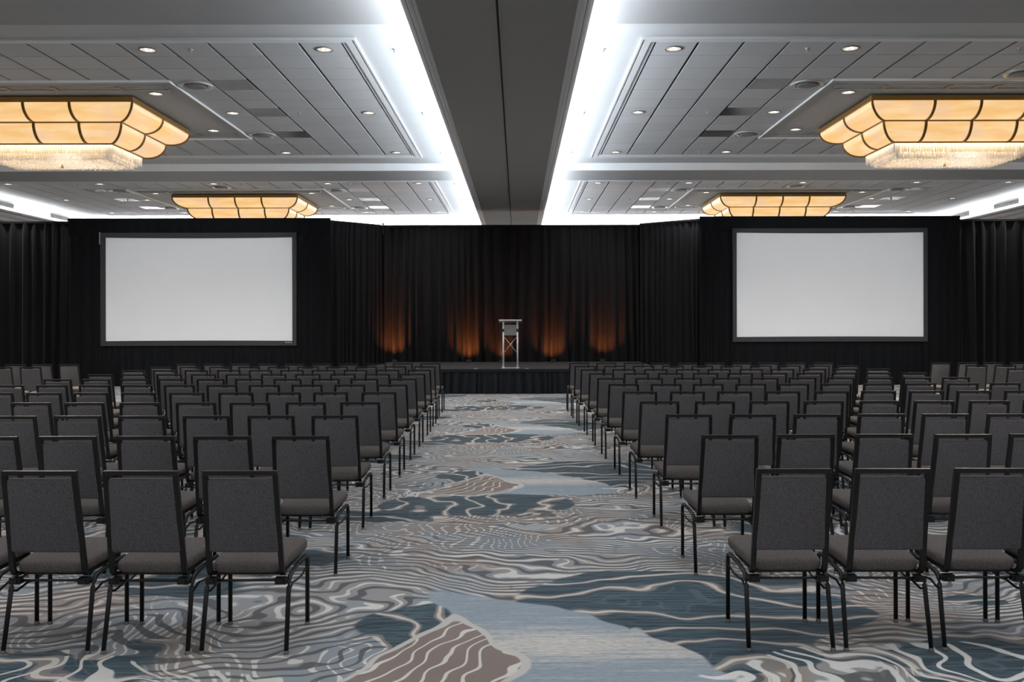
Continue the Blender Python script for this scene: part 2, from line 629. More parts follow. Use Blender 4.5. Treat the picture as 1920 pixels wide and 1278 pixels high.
TD = 0.6017   # tile pitch along the hall
TW = 0.61
XC = [2.10, 2.69] + [2.69 + TW * k for k in range(1, 19)]   # column edges measured from the axis
BAYS = [dict(y0=10.59, y1=20.64, t0=11.784, rows=13, p=(3, 10)),
        dict(y0=22.04, y1=YF, t0=23.2, rows=11, p=(2, 9))]


def tile_mesh(w, d, name, mat):
    mb = MB()
    mb.box(-w / 2 + 0.020, w / 2 - 0.020, -d / 2 + 0.0085, d / 2 - 0.0085, 0.0, 0.040)
    return mb.mesh(name, mat)


TILE_A = [tile_mesh(TW, TD, 'tile', M['tile']), tile_mesh(TW, TD, 'tile', M['tile2'])]
TILE_0 = [tile_mesh(0.59, TD, 'tile', M['tile']), tile_mesh(0.59, TD, 'tile', M['tile2'])]
gm = MB()
gm.box(-TW / 2 + 0.015, TW / 2 - 0.015, -TD / 2 + 0.0045, TD / 2 - 0.0045, 0.012, 0.030)
for k in range(14):
    yy = -TD / 2 + 0.03 + k * (TD - 0.06) / 13
    gm.box(-TW / 2 + 0.02, TW / 2 - 0.02, yy - 0.012, yy + 0.012, 0.002, 0.012)
gm.box(-TW / 2 + 0.012, -TW / 2 + 0.03, -TD / 2 + 0.004, TD / 2 - 0.004, 0.0, 0.012)
gm.box(TW / 2 - 0.03, TW / 2 - 0.012, -TD / 2 + 0.004, TD / 2 - 0.004, 0.0, 0.012)
GRILLE = gm.mesh('return_grille', M['grille_metal'])

# downlight
dt = MB().lathe([(0.118, 0.0), (0.122, -0.010), (0.104, -0.012), (0.098, -0.004)], 24).mesh('trim_ring', M['dl_trim'])
dr = MB().lathe([(0.100, -0.006), (0.085, -0.0035), (0.045, -0.002), (0.012, -0.0015)], 24, cap1=True).mesh('reflector', M['reflector'])
db_ = MB()
for a in (0.5, 2.3, 4.6):
    db_.lathe([(0.022, -0.003), (0.019, -0.007), (0.008, -0.0095)], 10, (0.042 * math.cos(a), 0.042 * math.sin(a), 0), cap1=True)
dbm = db_.mesh('bulb', M['bulb'])
DL_PROTO = [None]


def downlight(x, y, label, z=CZ):
    if DL_PROTO[0] is None:
        r = empty('downlight', (x, y, z))
        put('trim_ring', dt, r)
        put('reflector', dr, r)
        put('bulb', dbm, r)
        register(r)
        DL_PROTO[0] = r
    else:
        r = copy_tree(DL_PROTO[0])
        r.location = (x, y, z)
    tag(r, label, 'downlight', 'round downlights in the ceiling')
    return r


DL_LIGHT = bpy.data.lights.new('downlight_beam', 'SPOT')
DL_LIGHT.energy = 118
DL_LIGHT.color = (1.0, 0.985, 0.965)
DL_LIGHT.spot_size = math.radians(125)
DL_LIGHT.spot_blend = 0.9
DL_LIGHT.shadow_soft_size = 0.08


def dl_light(x, y, z=CZ):
    o = bpy.data.objects.new('downlight_beam', DL_LIGHT)
    COL.objects.link(o)
    o.location = (x, y, z - 0.03)


rv = MB().lathe([(0.262, 0.0), (0.262, -0.016), (0.245, -0.026), (0.215, -0.020), (0.180, -0.004)], 28)
RV_O = rv.mesh('outer_ring', M['diffuser'])
rv2 = MB().lathe([(0.155, -0.004), (0.160, -0.026), (0.120, -0.034), (0.0, -0.036)], 28)
rv2.lathe([(0.180, -0.002), (0.155, -0.002)], 28)
RV_I = rv2.mesh('inner_cone', M['vent'])
sk = MB().lathe([(0.034, 0.0), (0.034, -0.006), (0.014, -0.010), (0.010, -0.035), (0.004, -0.036)], 12, cap1=True)
sk.lathe([(0.024, -0.048), (0.026, -0.046), (0.024, -0.044)], 12, cap0=True, cap1=True)
sk.box(-0.016, -0.012, -0.003, 0.003, -0.046, -0.008)
sk.box(0.012, 0.016, -0.003, 0.003, -0.046, -0.008)
SPR = sk.mesh('sprinkler_head', M['sprink'])

side_word = {-1: 'left', 1: 'right'}
for bi, B in enumerate(BAYS):
    bay_word = ('near bay', 'far bay')[bi]
    for s in (-1, 1):
        X = lambda r: X0 + s * r
        def bxx(mb, r0, r1, y0, y1, z0, z1):
            a, b = sorted((X(r0), X(r1)))
            return mb.box(a, b, y0, y1, z0, z1)
        T0, T1 = B['t0'], B['t0'] + B['rows'] * TD
        # painted border round the tile field
        root = MB()
        bxx(root, 0.70, 2.09, B['y0'], B['y1'], CZ, CZ + 0.06)
        bxx(root, 13.68, 15.05, B['y0'], B['y1'], CZ, CZ + 0.06)
        bxx(root, 2.09, 13.68, B['y0'], T0 - 0.005, CZ, CZ + 0.06)
        bxx(root, 2.09, 13.68, T1 + 0.005, B['y1'], CZ, CZ + 0.06)
        root = root.build('ceiling', M['gypsum'])
        tag(root, kind='structure')
        # stepped moulding: along the beam side and both ends
        mo = MB()
        for (a, b, dz) in ((0.175, 0.200, 0.034), (0.145, 0.175, 0.020), (0.060, 0.145, 0.026), (0.030, 0.060, 0.016), (0.0, 0.030, 0.010)):
            bxx(mo, 2.09 - b, 2.09 - a, T0 - b, T1 + b * 0.9, CZ - dz, CZ)
            bxx(mo, 2.09 - a, 13.68, T0 - b, T0 - a, CZ - dz, CZ)
            bxx(mo, 2.09 - a, 13.68, T1 + a * 0.9, T1 + b * 0.9, CZ - dz, CZ)
        tag(mo.build('trim_1', M['trim']), kind='structure')
        # tiles
        for c in range(len(XC) - 1):
            for r in range(B['rows']):
                if 5 <= c + 0 <= 13 and B['p'][0] <= r < B['p'][1]:
                    continue
                x = X((XC[c] + XC[c + 1]) / 2)
                y = T0 + (r + 0.5) * TD
                off = r - B['p'][0]
                grille = (c in (3, 15)) and r in ((3, 6, 9) if bi == 0 else (2, 5, 8))
                if grille:
                    put('return_grille', GRILLE, root, (x, y, CZ))
                else:
                    k = 0 if random.random() < 0.75 else 1
                    put('tile', (TILE_0 if c == 0 else TILE_A)[k], root, (x, y, CZ))
        # flat panel that carries the chandelier, with a bright bead round it
        py0, py1 = T0 + B['p'][0] * TD, T0 + B['p'][1] * TD
        pn = MB()
        r0, r1 = XC[5], XC[14]
        S0, S1 = py0 + 0.28, py0 + 0.53
        S2, S3 = py1 - 0.50, py1 - 0.25
        sa, sb = r0 + 0.17, r1 - 0.17
        bxx(pn, r0, r1, py0, S0, CZ - 0.01, CZ + 0.05)
        bxx(pn, r0, r1, S1, S2, CZ - 0.01, CZ + 0.05)
        bxx(pn, r0, r1, S3, py1, CZ - 0.01, CZ + 0.05)
        for (u0, u1) in ((S0, S1), (S2, S3)):
            bxx(pn, r0, sa, u0, u1, CZ - 0.01, CZ + 0.05)
            bxx(pn, sb, r1, u0, u1, CZ - 0.01, CZ + 0.05)
        for (u0, u1) in ((S0, S1), (S2, S3)):
            bxx(pn, sa, sb, u0, u1, CZ - 0.004, CZ + 0.05)
        pn.build('panel', M['beam2'], root)
        be = MB()
        for (a0, a1, b0, b1) in ((r0 - 0.012, r0 + 0.008, py0, py1), (r1 - 0.008, r1 + 0.012, py0, py1), (r0, r1, py0 - 0.012, py0 + 0.01), (r0, r1, py1 - 0.01, py1 + 0.012)):
            bxx(be, a0, a1, b0, b1, CZ - 0.034, CZ)
        be.build('bead', M['bead'], root)
        # linear slot diffusers before and behind the chandelier
        for (u0, u1, w) in ((S0, S1, 'in front of'), (S2, S3, 'behind')):
            sd = MB()
            bxx(sd, sa, sb, u0, u0 + 0.014, CZ - 0.022, CZ + 0.035)
            bxx(sd, sa, sb, u1 - 0.014, u1, CZ - 0.022, CZ + 0.035)
            bxx(sd, sa, sa + 0.014, u0, u1, CZ - 0.022, CZ + 0.035)
            bxx(sd, sb - 0.014, sb, u0, u1, CZ - 0.022, CZ + 0.035)
            bxx(sd, sa, sb, (u0 + u1) / 2 - 0.006, (u0 + u1) / 2 + 0.006, CZ - 0.012, CZ + 0.035)
            rt = empty('slot_diffuser', (0, 0, 0))
            sd.build('slot_frame', M['diffuser'], rt)
            for q in (-1.79, -0.763, 0, 0.763, 1.79):
                dv = MB()
                bxx(dv, 7.87 + q - 0.03, 7.87 + q + 0.03, u0 + 0.014, u1 - 0.014, CZ - 0.03, CZ + 0.03)
                dv.build('divider', M['dl_trim'], rt)
            tag(rt, f'long narrow ceiling slot diffuser {w} the {side_word[s]} chandelier of the {bay_word}', 'air diffuser', 'slot diffusers at the chandeliers')
        # fittings
        cols = {0: 2.395, 4: 4.825, 9: 7.87, 13: 10.91, 17: 13.36}
        rows = (0, 6, 12) if bi == 0 else (0, 5, 10)
        for ri, r in enumerate(rows):
            for ci, (c, xr) in enumerate(cols.items()):
                if ri == 1 and c == 9:
                    continue
                yy = T0 + (r + 0.5) * TD
                downlight(X(xr), yy, f'round downlight {side_word[s]} of the beam, {bay_word}, {ORD[ri]} row, {ORD[ci]} outward from the beam')
                dl_light(X(xr), yy)
        cy = (py0 + py1) / 2
        for (dx, wx_) in ((-2.23, 'inner'), (2.23, 'outer')):
            for (dy, wy_) in ((-1.36, 'near'), (1.36, 'far')):
                downlight(X(7.87 + dx), cy + dy, f'small round downlight at {wy_} {wx_} corner of {side_word[s]} chandelier panel, {bay_word}', CZ - 0.010)
                dl_light(X(7.87 + dx), cy + dy)
        vr = [(4.825, 3, 'inner near'), (4.825, 9, 'inner far'), (10.91, 3, 'outer near'), (10.91, 9, 'outer far'), (7.87, 2, 'middle near'), (7.87, 10, 'middle far')] if bi == 0 else \
             [(4.825, 2, 'inner near'), (4.825, 8, 'inner far'), (10.91, 2, 'outer near'), (10.91, 8, 'outer far'), (7.87, 1, 'middle near'), (7.87, 9, 'middle far')]
        for (xr, r, w) in vr:
            o = empty('round_diffuser', (X(xr), T0 + (r + 0.5) * TD, CZ))
            put('outer_ring', RV_O, o)
            put('inner_cone', RV_I, o)
            tag(o, f'round ceiling air diffuser, {w} one round the {side_word[s]} chandelier, {bay_word}', 'air diffuser', 'round ceiling air diffusers')
        for ri, r in enumerate(rows):
            for ci, xr in enumerate((1.43, 4.235, 7.15, 11.5)):
                if ci == 2 and ri == 1:
                    continue
                xx = xr
                if ri == 1 and ci == 1: xx = 3.64
                o = put('sprinkler_head', SPR, None, (X(xx), T0 + (r + 0.5) * TD, CZ))
                tag(o, f'small ceiling sprinkler {side_word[s]} of beam, {bay_word}, {ORD[ri]} row, {ORD[ci]} from the beam', 'sprinkler', 'ceiling sprinklers')

# cross beams
for (a, b) in ((9.19, 10.59), (20.64, 22.04)):
    for s in (-1, 1):
        q = sorted((X0 + s * 0.70, X0 + s * 15.05))
        LASTB = [MB().box(q[0], q[1], a, b, 5.245, CZ + 0.06).build('ceiling_beam', M['beam2'])]
        tag(LASTB[0], kind='structure')
        MB().box(q[0], q[1], a - 0.012, a, 5.245, CZ).build('lit_face_strip', M['bead'], LASTB[0])  # near face whitened: the light falling on it is put into the colour
# plain ceiling of the part of the hall behind the camera
for s in (-1, 1):
    q = sorted((X0 + s * 0.70, X0 + s * 15.05))
    tag(MB().box(q[0], q[1], YB, 9.19, CZ, CZ + 0.06).build('ceiling', M['gypsum']), kind='structure')

# central beam with cove lips
BZ = 4.80
XB, KB = -0.20, 0.935
cb = MB()
cb.box(XB - 0.797, XB - 0.022, YB, YF, BZ, CZ + 0.06)
cb.box(XB + 0.022, XB + 0.797, YB, YF, BZ, CZ + 0.06)
cb.box(XB - 0.022, XB + 0.022, YB, YF, BZ + 0.05, CZ + 0.06)
cbo = cb.build('ceiling_beam', M['beam'])
tag(cbo, 'wide grey central ceiling beam running to the stage', kind='structure')
tr = MB()
tr.box(XB - 0.012, XB + 0.012, YB, YF, BZ - 0.002, BZ + 0.05)
tr.build('track_slot', M['dark_slot'], cbo)
ed = MB()
for s in (-1, 1):
    q = sorted((XB + s * 0.012, XB + s * 0.030))
    ed.box(q[0], q[1], YB, YF, BZ - 0.010, BZ + 0.01)
ed.build('track_edge', M['beam'], cbo)
for s in (-1, 1):
    lp = MB()
    prof = [(0.850, BZ + 0.002), (0.862, BZ - 0.012), (0.882, BZ - 0.016), (0.892, BZ - 0.006), (0.902, BZ - 0.018), (0.930, BZ - 0.022), (0.945, BZ - 0.010)]
    prof2 = [(0.945, BZ - 0.010), (0.947, BZ + 0.012), (0.957, BZ + 0.012), (0.960, BZ - 0.006)]
    prof3 = [(0.960, BZ - 0.006), (0.985, BZ + 0.004), (1.010, BZ + 0.026), (1.032, BZ + 0.058), (1.048, BZ + 0.098), (1.056, BZ + 0.130), (1.040, BZ + 0.130), (1.020, BZ + 0.070), (0.985, BZ + 0.036), (0.850, BZ + 0.030)]
    for pf in (prof, prof2, prof3):
        rows_ = [[(XB + s * r * KB, yy, z) for (r, z) in pf] for yy in (YB, YF)]
        if s < 0:
            rows_ = rows_[::-1]
        lp.quadgrid(rows_, smooth=False)
    lo = lp.build('cove_lip', M['white_face'], cbo)  # lips whitened: reflected cove light put into the colour

# side soffits
for s in (-1, 1):
    q = sorted((X0 + s * 14.77, X0 + s * 17.9))
    so = MB()
    so.box(q[0], q[1], YB, YF, 4.975, CZ + 0.08)
    sf = so.build('ceiling_beam', M['white_face'])
    tag(sf, kind='structure')
    lp = MB()
    q = sorted((X0 + s * 14.56, X0 + s * 14.78))
    lp.box(q[0], q[1], YB, YF, 4.94, 4.965)
    q = sorted((X0 + s * 14.56, X0 + s * 14.58))
    lp.box(q[0], q[1], YB, YF, 4.965, 4.995)
    q = sorted((X0 + s * 15.2, X0 + s * 15.32))
    lp.box(q[0], q[1], YB, YF, 4.93, 4.975)
    q = sorted((X0 + s * 16.1, X0 + s * 17.8))
    lp.box(q[0], q[1], YB, YF, 4.90, 4.975)
    lp.build('ledge', M['beam'], sf)
    for vi, (y0, y1) in enumerate(((23.9, 26.2), (28.3, 29.4)) if s < 0 else ((25.5, 26.8), (28.3, 29.4))):
        v = empty('wall_vent', (X0 + s * 14.77, (y0 + y1) / 2, 5.18))
        h = 0.065
        L = (y1 - y0) / 2
        fr = MB()
        a, b = sorted((0, -s * 0.02))
        fr.box(a, b, -L, L, h - 0.012, h); fr.box(a, b, -L, L, -h, -h + 0.012)
        fr.box(a, b, -L, -L + 0.012, -h, h); fr.box(a, b, L - 0.012, L, -h, h)
        fr.box(-0.001, 0.001, -L, L, -h, h)
        fr.build('vent_frame', M['vent'], v)
        lv = MB()
        for k in range(6):
            z = -h + 0.02 + k * 0.018
            lv.box(*sorted((0, -s * 0.016)), -L, L, z, z + 0.007)
        for k in range(1, int(L * 2 / 0.22)):
            lv.box(*sorted((0, -s * 0.019)), -L + k * 0.22 - 0.006, -L + k * 0.22 + 0.006, -h, h)
        lv.build('louvre', M['vent'], v)
        tag(v, f'long grey louvred vent high on the white {side_word[s]} soffit, {("nearer", "farther")[vi]} one', 'vent', 'soffit vents')
# ledge hiding the strip on the end wall
tag(MB().box(-15, 15, 30.62, 31.0, 4.83, 4.85).box(-15, 15, 30.60, 30.62, 4.83, 4.89).build('trim_2', M['white_face']), kind='structure')


# ------------------------------------------------------------------ chandeliers
def make_chandelier():
    root = empty('chandelier')
    HX, HY = 1.793, 1.25
    zt = 0.0
    ZR = -0.10            # rim bottom
    tiers = [(0.0, -0.10, 0.32, -0.355), (0.32, -0.355, 0.605, -0.66)]
    rim = MB()
    for (a, b, c, d) in ((-HX - 0.02, HX + 0.02, -HY - 0.02, -HY + 0.03), (-HX - 0.02, HX + 0.02, HY - 0.03, HY + 0.02),
                         (-HX - 0.02, -HX + 0.03, -HY + 0.03, HY - 0.03), (HX - 0.03, HX + 0.02, -HY + 0.03, HY - 0.03)):
        rim.box(a, b, c, d, ZR, -0.022)
        rim.box(a - 0.008, b + 0.008, c - 0.008, d + 0.008, ZR - 0.006, ZR + 0.012)
    rim.box(-HX, HX, -HY, HY, -0.030, -0.022)
    rim.build('rim', M['gold'], root)
    NS = 7
    ribsx = [-HX, -0.763, 0.0, 0.763, HX]
    ribsy = [-HY, 0.0, HY]
    for (i0, z0, i1, z1) in tiers:
        pr = []
        for k in range(NS + 1):
            t = k / NS * PI / 2
            pr.append((i0 + (i1 - i0) * (1 - math.cos(t)), z0 + (z1 - z0) * math.sin(t)))
        for (axis, H, W_, ribs) in (('x', HY, HX, ribsx), ('y', HX, HY, ribsy)):
            for sg in (-1, 1):
                for k in range(len(ribs) - 1):
                    g = MB()
                    rowsg = []
                    rowsi = []
                    for (ins, z) in pr:
                        lim = W_ - ins
                        a = max(-lim, min(lim, ribs[k])); b = max(-lim, min(lim, ribs[k + 1]))
                        line = []
                        for u in range(5):
                            t = a + (b - a) * u / 4
                            h = sg * (H - ins)
                            line.append((t, h, z) if axis == 'x' else (h, t, z))
                        rowsg.append(line)
                    g.quadgrid(rowsg)
                    g.build('glass_panel', M['glass'], root)
                for k in range(1, len(ribs) - 1):
                    pts = []
                    for (ins, z) in pr:
                        h = sg * (H - ins + 0.006)
                        pts.append((ribs[k], h, z - 0.004) if axis == 'x' else (h, ribs[k], z - 0.004))
                    MB().tube(pts, 0.012, ry=0.021, square=True, up=(1, 0, 0) if axis == 'x' else (0, 1, 0)).build('rib', M['rib'], root)
        for sx in (-1, 1):
            for sy in (-1, 1):
                pts = [(sx * (HX - ins + 0.005), sy * (HY - ins + 0.005), z - 0.003) for (ins, z) in pr]
                MB().tube(pts, 0.021, 6, smooth=False).build('rib', M['rib'], root)
        hb = MB()
        a, b = HX - i1, HY - i1
        for (p, q, c, d) in ((-a - 0.012, a + 0.012, -b - 0.012, -b + 0.012), (-a - 0.012, a + 0.012, b - 0.012, b + 0.012),
                             (-a - 0.012, -a + 0.012, -b, b), (a - 0.012, a + 0.012, -b, b)):
            hb.box(p, q, c, d, z1 - 0.022, z1 + 0.014)
        hb.build('band', M['rib'], root)
    rnd = random.Random(5)
    # crystal rods: two nested curtains and a bed of rods under them
    cr = MB()
    def rod(x, y, zt_, zb, r=0.0085):
        a = rnd.random() * PI
        ring = [(x + r * math.cos(a + k * PI / 2), y + r * math.sin(a + k * PI / 2)) for k in range(4)]
        cr.rings([[(p[0], p[1], zt_) for p in ring], [(p[0], p[1], zb + 0.008) for p in ring], [(x + (p[0] - x) * 0.2, y + (p[1] - y) * 0.2, zb) for p in ring]], False, True, False)
    for (ins, zt_, zb) in ((0.635, -0.665, -0.835), (0.70, -0.68, -0.875), (0.735, -0.68, -0.915)):
        a, b = HX - ins, HY - ins
        st = 0.021
        for i in range(int(2 * a / st) + 1):
            for sg in (-1, 1):
                rod(-a + i * st, sg * b + rnd.uniform(-0.006, 0.006), zt_, zb + rnd.uniform(-0.012, 0.016))
        for i in range(int(2 * b / st) + 1):
            for sg in (-1, 1):
                rod(sg * a + rnd.uniform(-0.006, 0.006), -b + i * st, zt_, zb + rnd.uniform(-0.012, 0.016))
    a, b = HX - 0.77, HY - 0.77
    nx, ny = int(2 * a / 0.045), int(2 * b / 0.045)
    for i in range(nx + 1):
        for j in range(ny + 1):
            rod(-a + i * 2 * a / nx + rnd.uniform(-0.008, 0.008), -b + j * 2 * b / ny + rnd.uniform(-0.008, 0.008), -0.80, -0.905 + rnd.uniform(-0.014, 0.01), 0.014)
    co = cr.build('crystal_curtain', M['crystal'], root)
    co['kind'] = 'stuff'
    a, b = HX - 0.62, HY - 0.62
    MB().box(-a, a, -b, b, -0.660, -0.652).build('lamp_tray', M['lamp'], root)
    MB().box(-a + 0.16, a - 0.16, -b + 0.16, b - 0.16, -0.792, -0.786).build('lamp_tray', M['lamp'], root)
    MB().lathe([(0.012, -0.88), (0.012, -0.935), (0.03, -0.94), (0.03, -0.95), (0.006, -0.968)], 10, cap1=True).build('finial', M['rib'], root)
    return root


ch0 = make_chandelier()
register(ch0)
first = True
for bi, B in enumerate(BAYS):
    cy = B['t0'] + (B['p'][0] + B['p'][1]) / 2 * TD
    for s in (-1, 1):
        o = ch0 if first else copy_tree(ch0)
        first = False
        o.location = (X0 + s * 7.87, cy, CZ - 0.012)
        lab = {(0, -1): 'large two-tier alabaster and brass chandelier with crystal skirt, nearer one on the left',
               (0, 1): 'large two-tier alabaster and brass chandelier with crystal skirt, nearer one on the right',
               (1, -1): 'two-tier alabaster chandelier partly behind the drape, farther one above the left screen',
               (1, 1): 'two-tier alabaster chandelier with a dark spot, farther one above the right screen'}[(bi, s)]
        tag(o, lab, 'chandelier', 'ceiling chandeliers')
        area('chandelier_light', (X0 + s * 7.87, cy, 4.40), 2.4, 1.2, 200, WARM)
        if (bi, s) == (1, 1):
            MB().lathe([(0.045, 0), (0.03, 0.008)], 12, cap1=True).build('dark_spot', M['rib'], o).matrix_basis = Matrix.Translation((-0.42 - 0.62, -0.72, -0.53)) @ Matrix.Rotation(math.radians(65), 4, 'X')  # small dark disc set on the glass


# ------------------------------------------------------------------ drapes
def fold_sheet(p0, p1, z0, z1, amp, wl, seed, nz=10, gather_top=0.35, gather_bot=1.0, step=0.022, hem=0.0):
    rnd = random.Random(seed)
    p0, p1 = Vector(p0), Vector(p1)
    L = (p1 - p0).length
    d = (p1 - p0) / L
    nrm = Vector((d.y, -d.x))          # towards the audience when p0 is left of p1
    n = int(L / step)
    # cumulative phase with varying wavelength
    ph, w = [0.0], wl
    amps = []
    a = amp
    for i in range(n):
        if i % 9 == 0:
            w = wl * rnd.uniform(0.6, 1.6)
            ta = amp * rnd.uniform(0.45, 1.35)
        a += (ta - a) * 0.25
        amps.append(a)
        ph.append(ph[-1] + 2 * PI * step / w)
    amps.append(a)
    ph2 = [rnd.uniform(0, 6.28) for _ in range(4)]
    rows = []
    for j in range(nz + 1):
        t = j / nz                      # 0 bottom, 1 top
        z = z0 + (z1 - z0) * t
        g = gather_bot + (gather_top - gather_bot) * (t ** 2.2)
        row = []
        for i in range(n + 1):
            sdist = i * L / n
            drift = 0.55 * math.sin(sdist * 1.3 + ph2[0] + t * 1.7) + 0.35 * math.sin(sdist * 3.1 + ph2[1] - t * 1.1)
            wv = math.sin(ph[i] + drift)
            wv = math.copysign(abs(wv) ** 0.7, wv)
            hf = 0.18 * math.sin(ph[i] * 2.3 + ph2[2] + t * 2)
            off = amps[i] * g * (wv + hf)
            q = p0 + d * sdist + nrm * off
            row.append((q.x, q.y, z))
        rows.append(row)
    return MB().quadgrid(rows)


def drape(label, p0, p1, z1, amp, wl, seed, mat='drape', group='black drapes round the stage'):
    r = empty('drape', ((p0[0] + p1[0]) / 2, (p0[1] + p1[1]) / 2, 0))
    m = fold_sheet((p0[0] - r.location.x, p0[1] - r.location.y), (p1[0] - r.location.x, p1[1] - r.location.y), 0.01, z1 - 0.03, amp, wl, seed)
    m.build('curtain', M[mat], r)
    d = (Vector(p1) - Vector(p0))
    a = math.atan2(d.y, d.x)
    hd = MB()
    L = d.length
    hd.box(-L / 2, L / 2, -0.03, 0.03, z1 - 0.05, z1, Matrix.Rotation(a, 4, 'Z'))
    hd.build('header', M[mat], r)
    tag(r, label, 'drape', group)
    return r


drape('wide black pleated drape closing the back of the stage, glowing amber low down', (-4.15, 24.86), (3.85, 24.86), 4.45, 0.085, 0.26, 11)
drape('black drape angled forward between the stage and the left screen', (-5.06, 23.62), (-3.84, 24.77), 4.45, 0.05, 0.18, 12)
drape('black drape angled forward between the stage and the right screen', (3.44, 24.74), (4.92, 23.62), 4.47, 0.05, 0.18, 13)
drape('plain black pleated drape at far left beyond the left screen', (-17.0, 23.8), (-11.6, 23.8), 4.45, 0.085, 0.26, 14)
drape('plain black pleated drape at far right beyond the right screen', (11.4, 23.75), (17.0, 23.75), 4.45, 0.085, 0.26, 15)
for (x, y) in ((-3.79, 24.80),):
    o = MB().lathe([(0.02, 4.2), (0.02, 4.46), (0.04, 4.47), (0.04, 4.49), (0.01, 4.505)], 10, (x, y, 0), cap1=True).build('drape_pole', M['black_plastic'])
    tag(o, 'black pole tip showing above the drape corner left of the stage', 'pole')


def projection_screen(xa, xb, ix0, ix1, iz0, iz1, fx0, fx1, fz0, fz1, top, y, seed, side):
    r = empty('projection_screen', ((fx0 + fx1) / 2, y, 0))
    ox = r.location.x
    # slightly hollowed top edge of the stretched screen
    n = 24
    rows = []
    for j in range(2):
        row = []
        for i in range(n + 1):
            t = i / n
            sag = 0.022 * 4 * t * (1 - t)
            z = iz0 + sag * 0.5 if j == 0 else iz1 - sag
            row.append((ix0 - ox + (ix1 - ix0) * t, -0.058, z))
        rows.append(row)
    MB().quadgrid(rows, False).build('screen_surface', M['screen'], r)
    fr = MB()
    fr.box(fx0 - ox, fx1 - ox, -0.055, -0.01, fz0, fz1)
    fr.build('backing', M['bezel'], r)
    for (a, b, c, d) in ((fx0, fx1, iz1 - 0.004, fz1), (fx0, fx1, fz0, iz0 + 0.004), (fx0, ix0 + 0.002, iz0, iz1), (ix1 - 0.002, fx1, iz0, iz1)):
        # bars with a shallow bow along the image side
        fb = MB()
        if c >= iz1 - 0.01 or d <= iz0 + 0.01:
            topb = c >= iz1 - 0.01
            m1, m2 = [], []
            for yy in (-0.058, -0.085):
                ra, rb = [], []
                for i in range(n + 1):
                    t = i / n
                    u = max(0.0, min(1.0, (a + (b - a) * t - ix0) / (ix1 - ix0)))
                    sag = 0.022 * 4 * u * (1 - u)
                    x_ = a - ox + (b - a) * t
                    if topb:
                        ra.append((x_, yy, c - sag)); rb.append((x_, yy, d - sag * 0.5))
                    else:
                        ra.append((x_, yy, c + sag * 0.2)); rb.append((x_, yy, d + sag * 0.5))
                m1.append(ra); m2.append(rb)
            fb.quadgrid([m1[1], m2[1]], False)
            fb.quadgrid([m1[0], m1[1]], False)
            fb.quadgrid([m2[1], m2[0]], False)
        else:
            fb.box(a - ox, b - ox, -0.085, -0.058, c, d)
        fb.build('frame_bar', M['bezel'], r)
    if side == 'left':
        lg = MB()
        for k, w in enumerate((0.030, 0.026, 0.030, 0.024, 0.030)):
            lg.box(ix1 - ox - 0.19 + k * 0.036, ix1 - ox - 0.19 + k * 0.036 + w * 0.8, -0.088, -0.0855, iz0 - 0.050, iz0 - 0.024)
        lg.build('maker_mark', M['mark'], r)
        MB().box(fx0 - ox - 0.055, fx0 - ox - 0.03, -0.03, -0.01, fz1 - 0.30, fz1 + 0.02).build('latch', M['mark'], r)
    tag(r, f'large blank white projection screen with black cloth surround, {side} of the stage', 'projection screen', 'projection screens')
    k = r
    def sheet(name, a, b, z0, z1, amp, wl, sd, gt, gb, yy=0.0):
        fold_sheet((a - ox, yy), (b - ox, yy), z0, z1, amp, wl, sd, 8, gt, gb).build(name, M['kit'], k)
    sheet('valance', xa, xb, fz1 - 0.06, top - 0.03, 0.012, 0.30, seed, 0.2, 0.8)
    sheet('skirt', fx0 - 0.03, fx1 + 0.03, 0.01, fz0 + 0.05, 0.035, 0.20, seed + 1, 0.3, 1.0, 0.02)
    sheet('wing', xa, fx0 + 0.05, 0.01, fz1, 0.028, 0.26, seed + 2, 0.5, 1.0, 0.02)
    sheet('wing', fx1 - 0.05, xb, 0.01, fz1, 0.028, 0.26, seed + 3, 0.5, 1.0, 0.02)
    hd = MB()
    hd.box(xa - ox, xb - ox, -0.02, 0.035, top - 0.05, top)
    hd.build('header', M['kit'], k)


projection_screen(-11.96, -4.98, -10.93, -5.975, 1.215, 3.965, -11.06, -5.87, 1.09, 4.09, 4.48, 23.4, 31, 'left')
projection_screen(4.84, 11.76, 5.80, 10.76, 1.290, 4.065, 5.70, 10.86, 1.165, 4.175, 4.50, 23.4, 41, 'right')

# ------------------------------------------------------------------ stage
SX0, SX1, SY0, SY1, SZ = -3.66, 3.40, 20.80, 24.72, 0.59
st = empty('stage', ((SX0 + SX1) / 2, (SY0 + SY1) / 2, 0))
ox, oy = st.location.x, st.location.y
for i in range(3):
    for j in range(2):
        w, d = (SX1 - SX0) / 3, (SY1 - SY0) / 2
        MB().box(SX0 - ox + i * w + 0.003, SX0 - ox + (i + 1) * w - 0.003, SY0 - oy + j * d + 0.003, SY0 - oy + (j + 1) * d - 0.003, SZ - 0.06, SZ).build('deck_section', M['stage'], st)
sk_ = fold_sheet((SX0 - ox, SY0 - 0.04 - oy), (SX1 - ox, SY0 - 0.04 - oy), 0.012, SZ - 0.045, 0.040, 0.16, 51, 6, 0.25, 1.0, 0.014)
sk_.build('stage_skirt', M['skirt'], st)
for (x, a, b) in ((SX0 - 0.02, SY1, SY0), (SX1 + 0.02, SY0, SY1)):
    fold_sheet((x - ox, a - oy), (x - ox, b - oy), 0.012, SZ - 0.045, 0.022, 0.135, 52, 6, 0.25, 1.0, 0.03).build('stage_skirt', M['skirt'], st)
hb = MB().box(SX0 - ox - 0.02, SX1 - ox + 0.02, SY0 - oy - 0.065, SY0 - oy + 0.002, SZ - 0.075, SZ - 0.004)
hb.build('skirt_band', M['skirt'], st)
tag(st, 'low black stage with pleated skirt at the end of the aisle', 'stage')
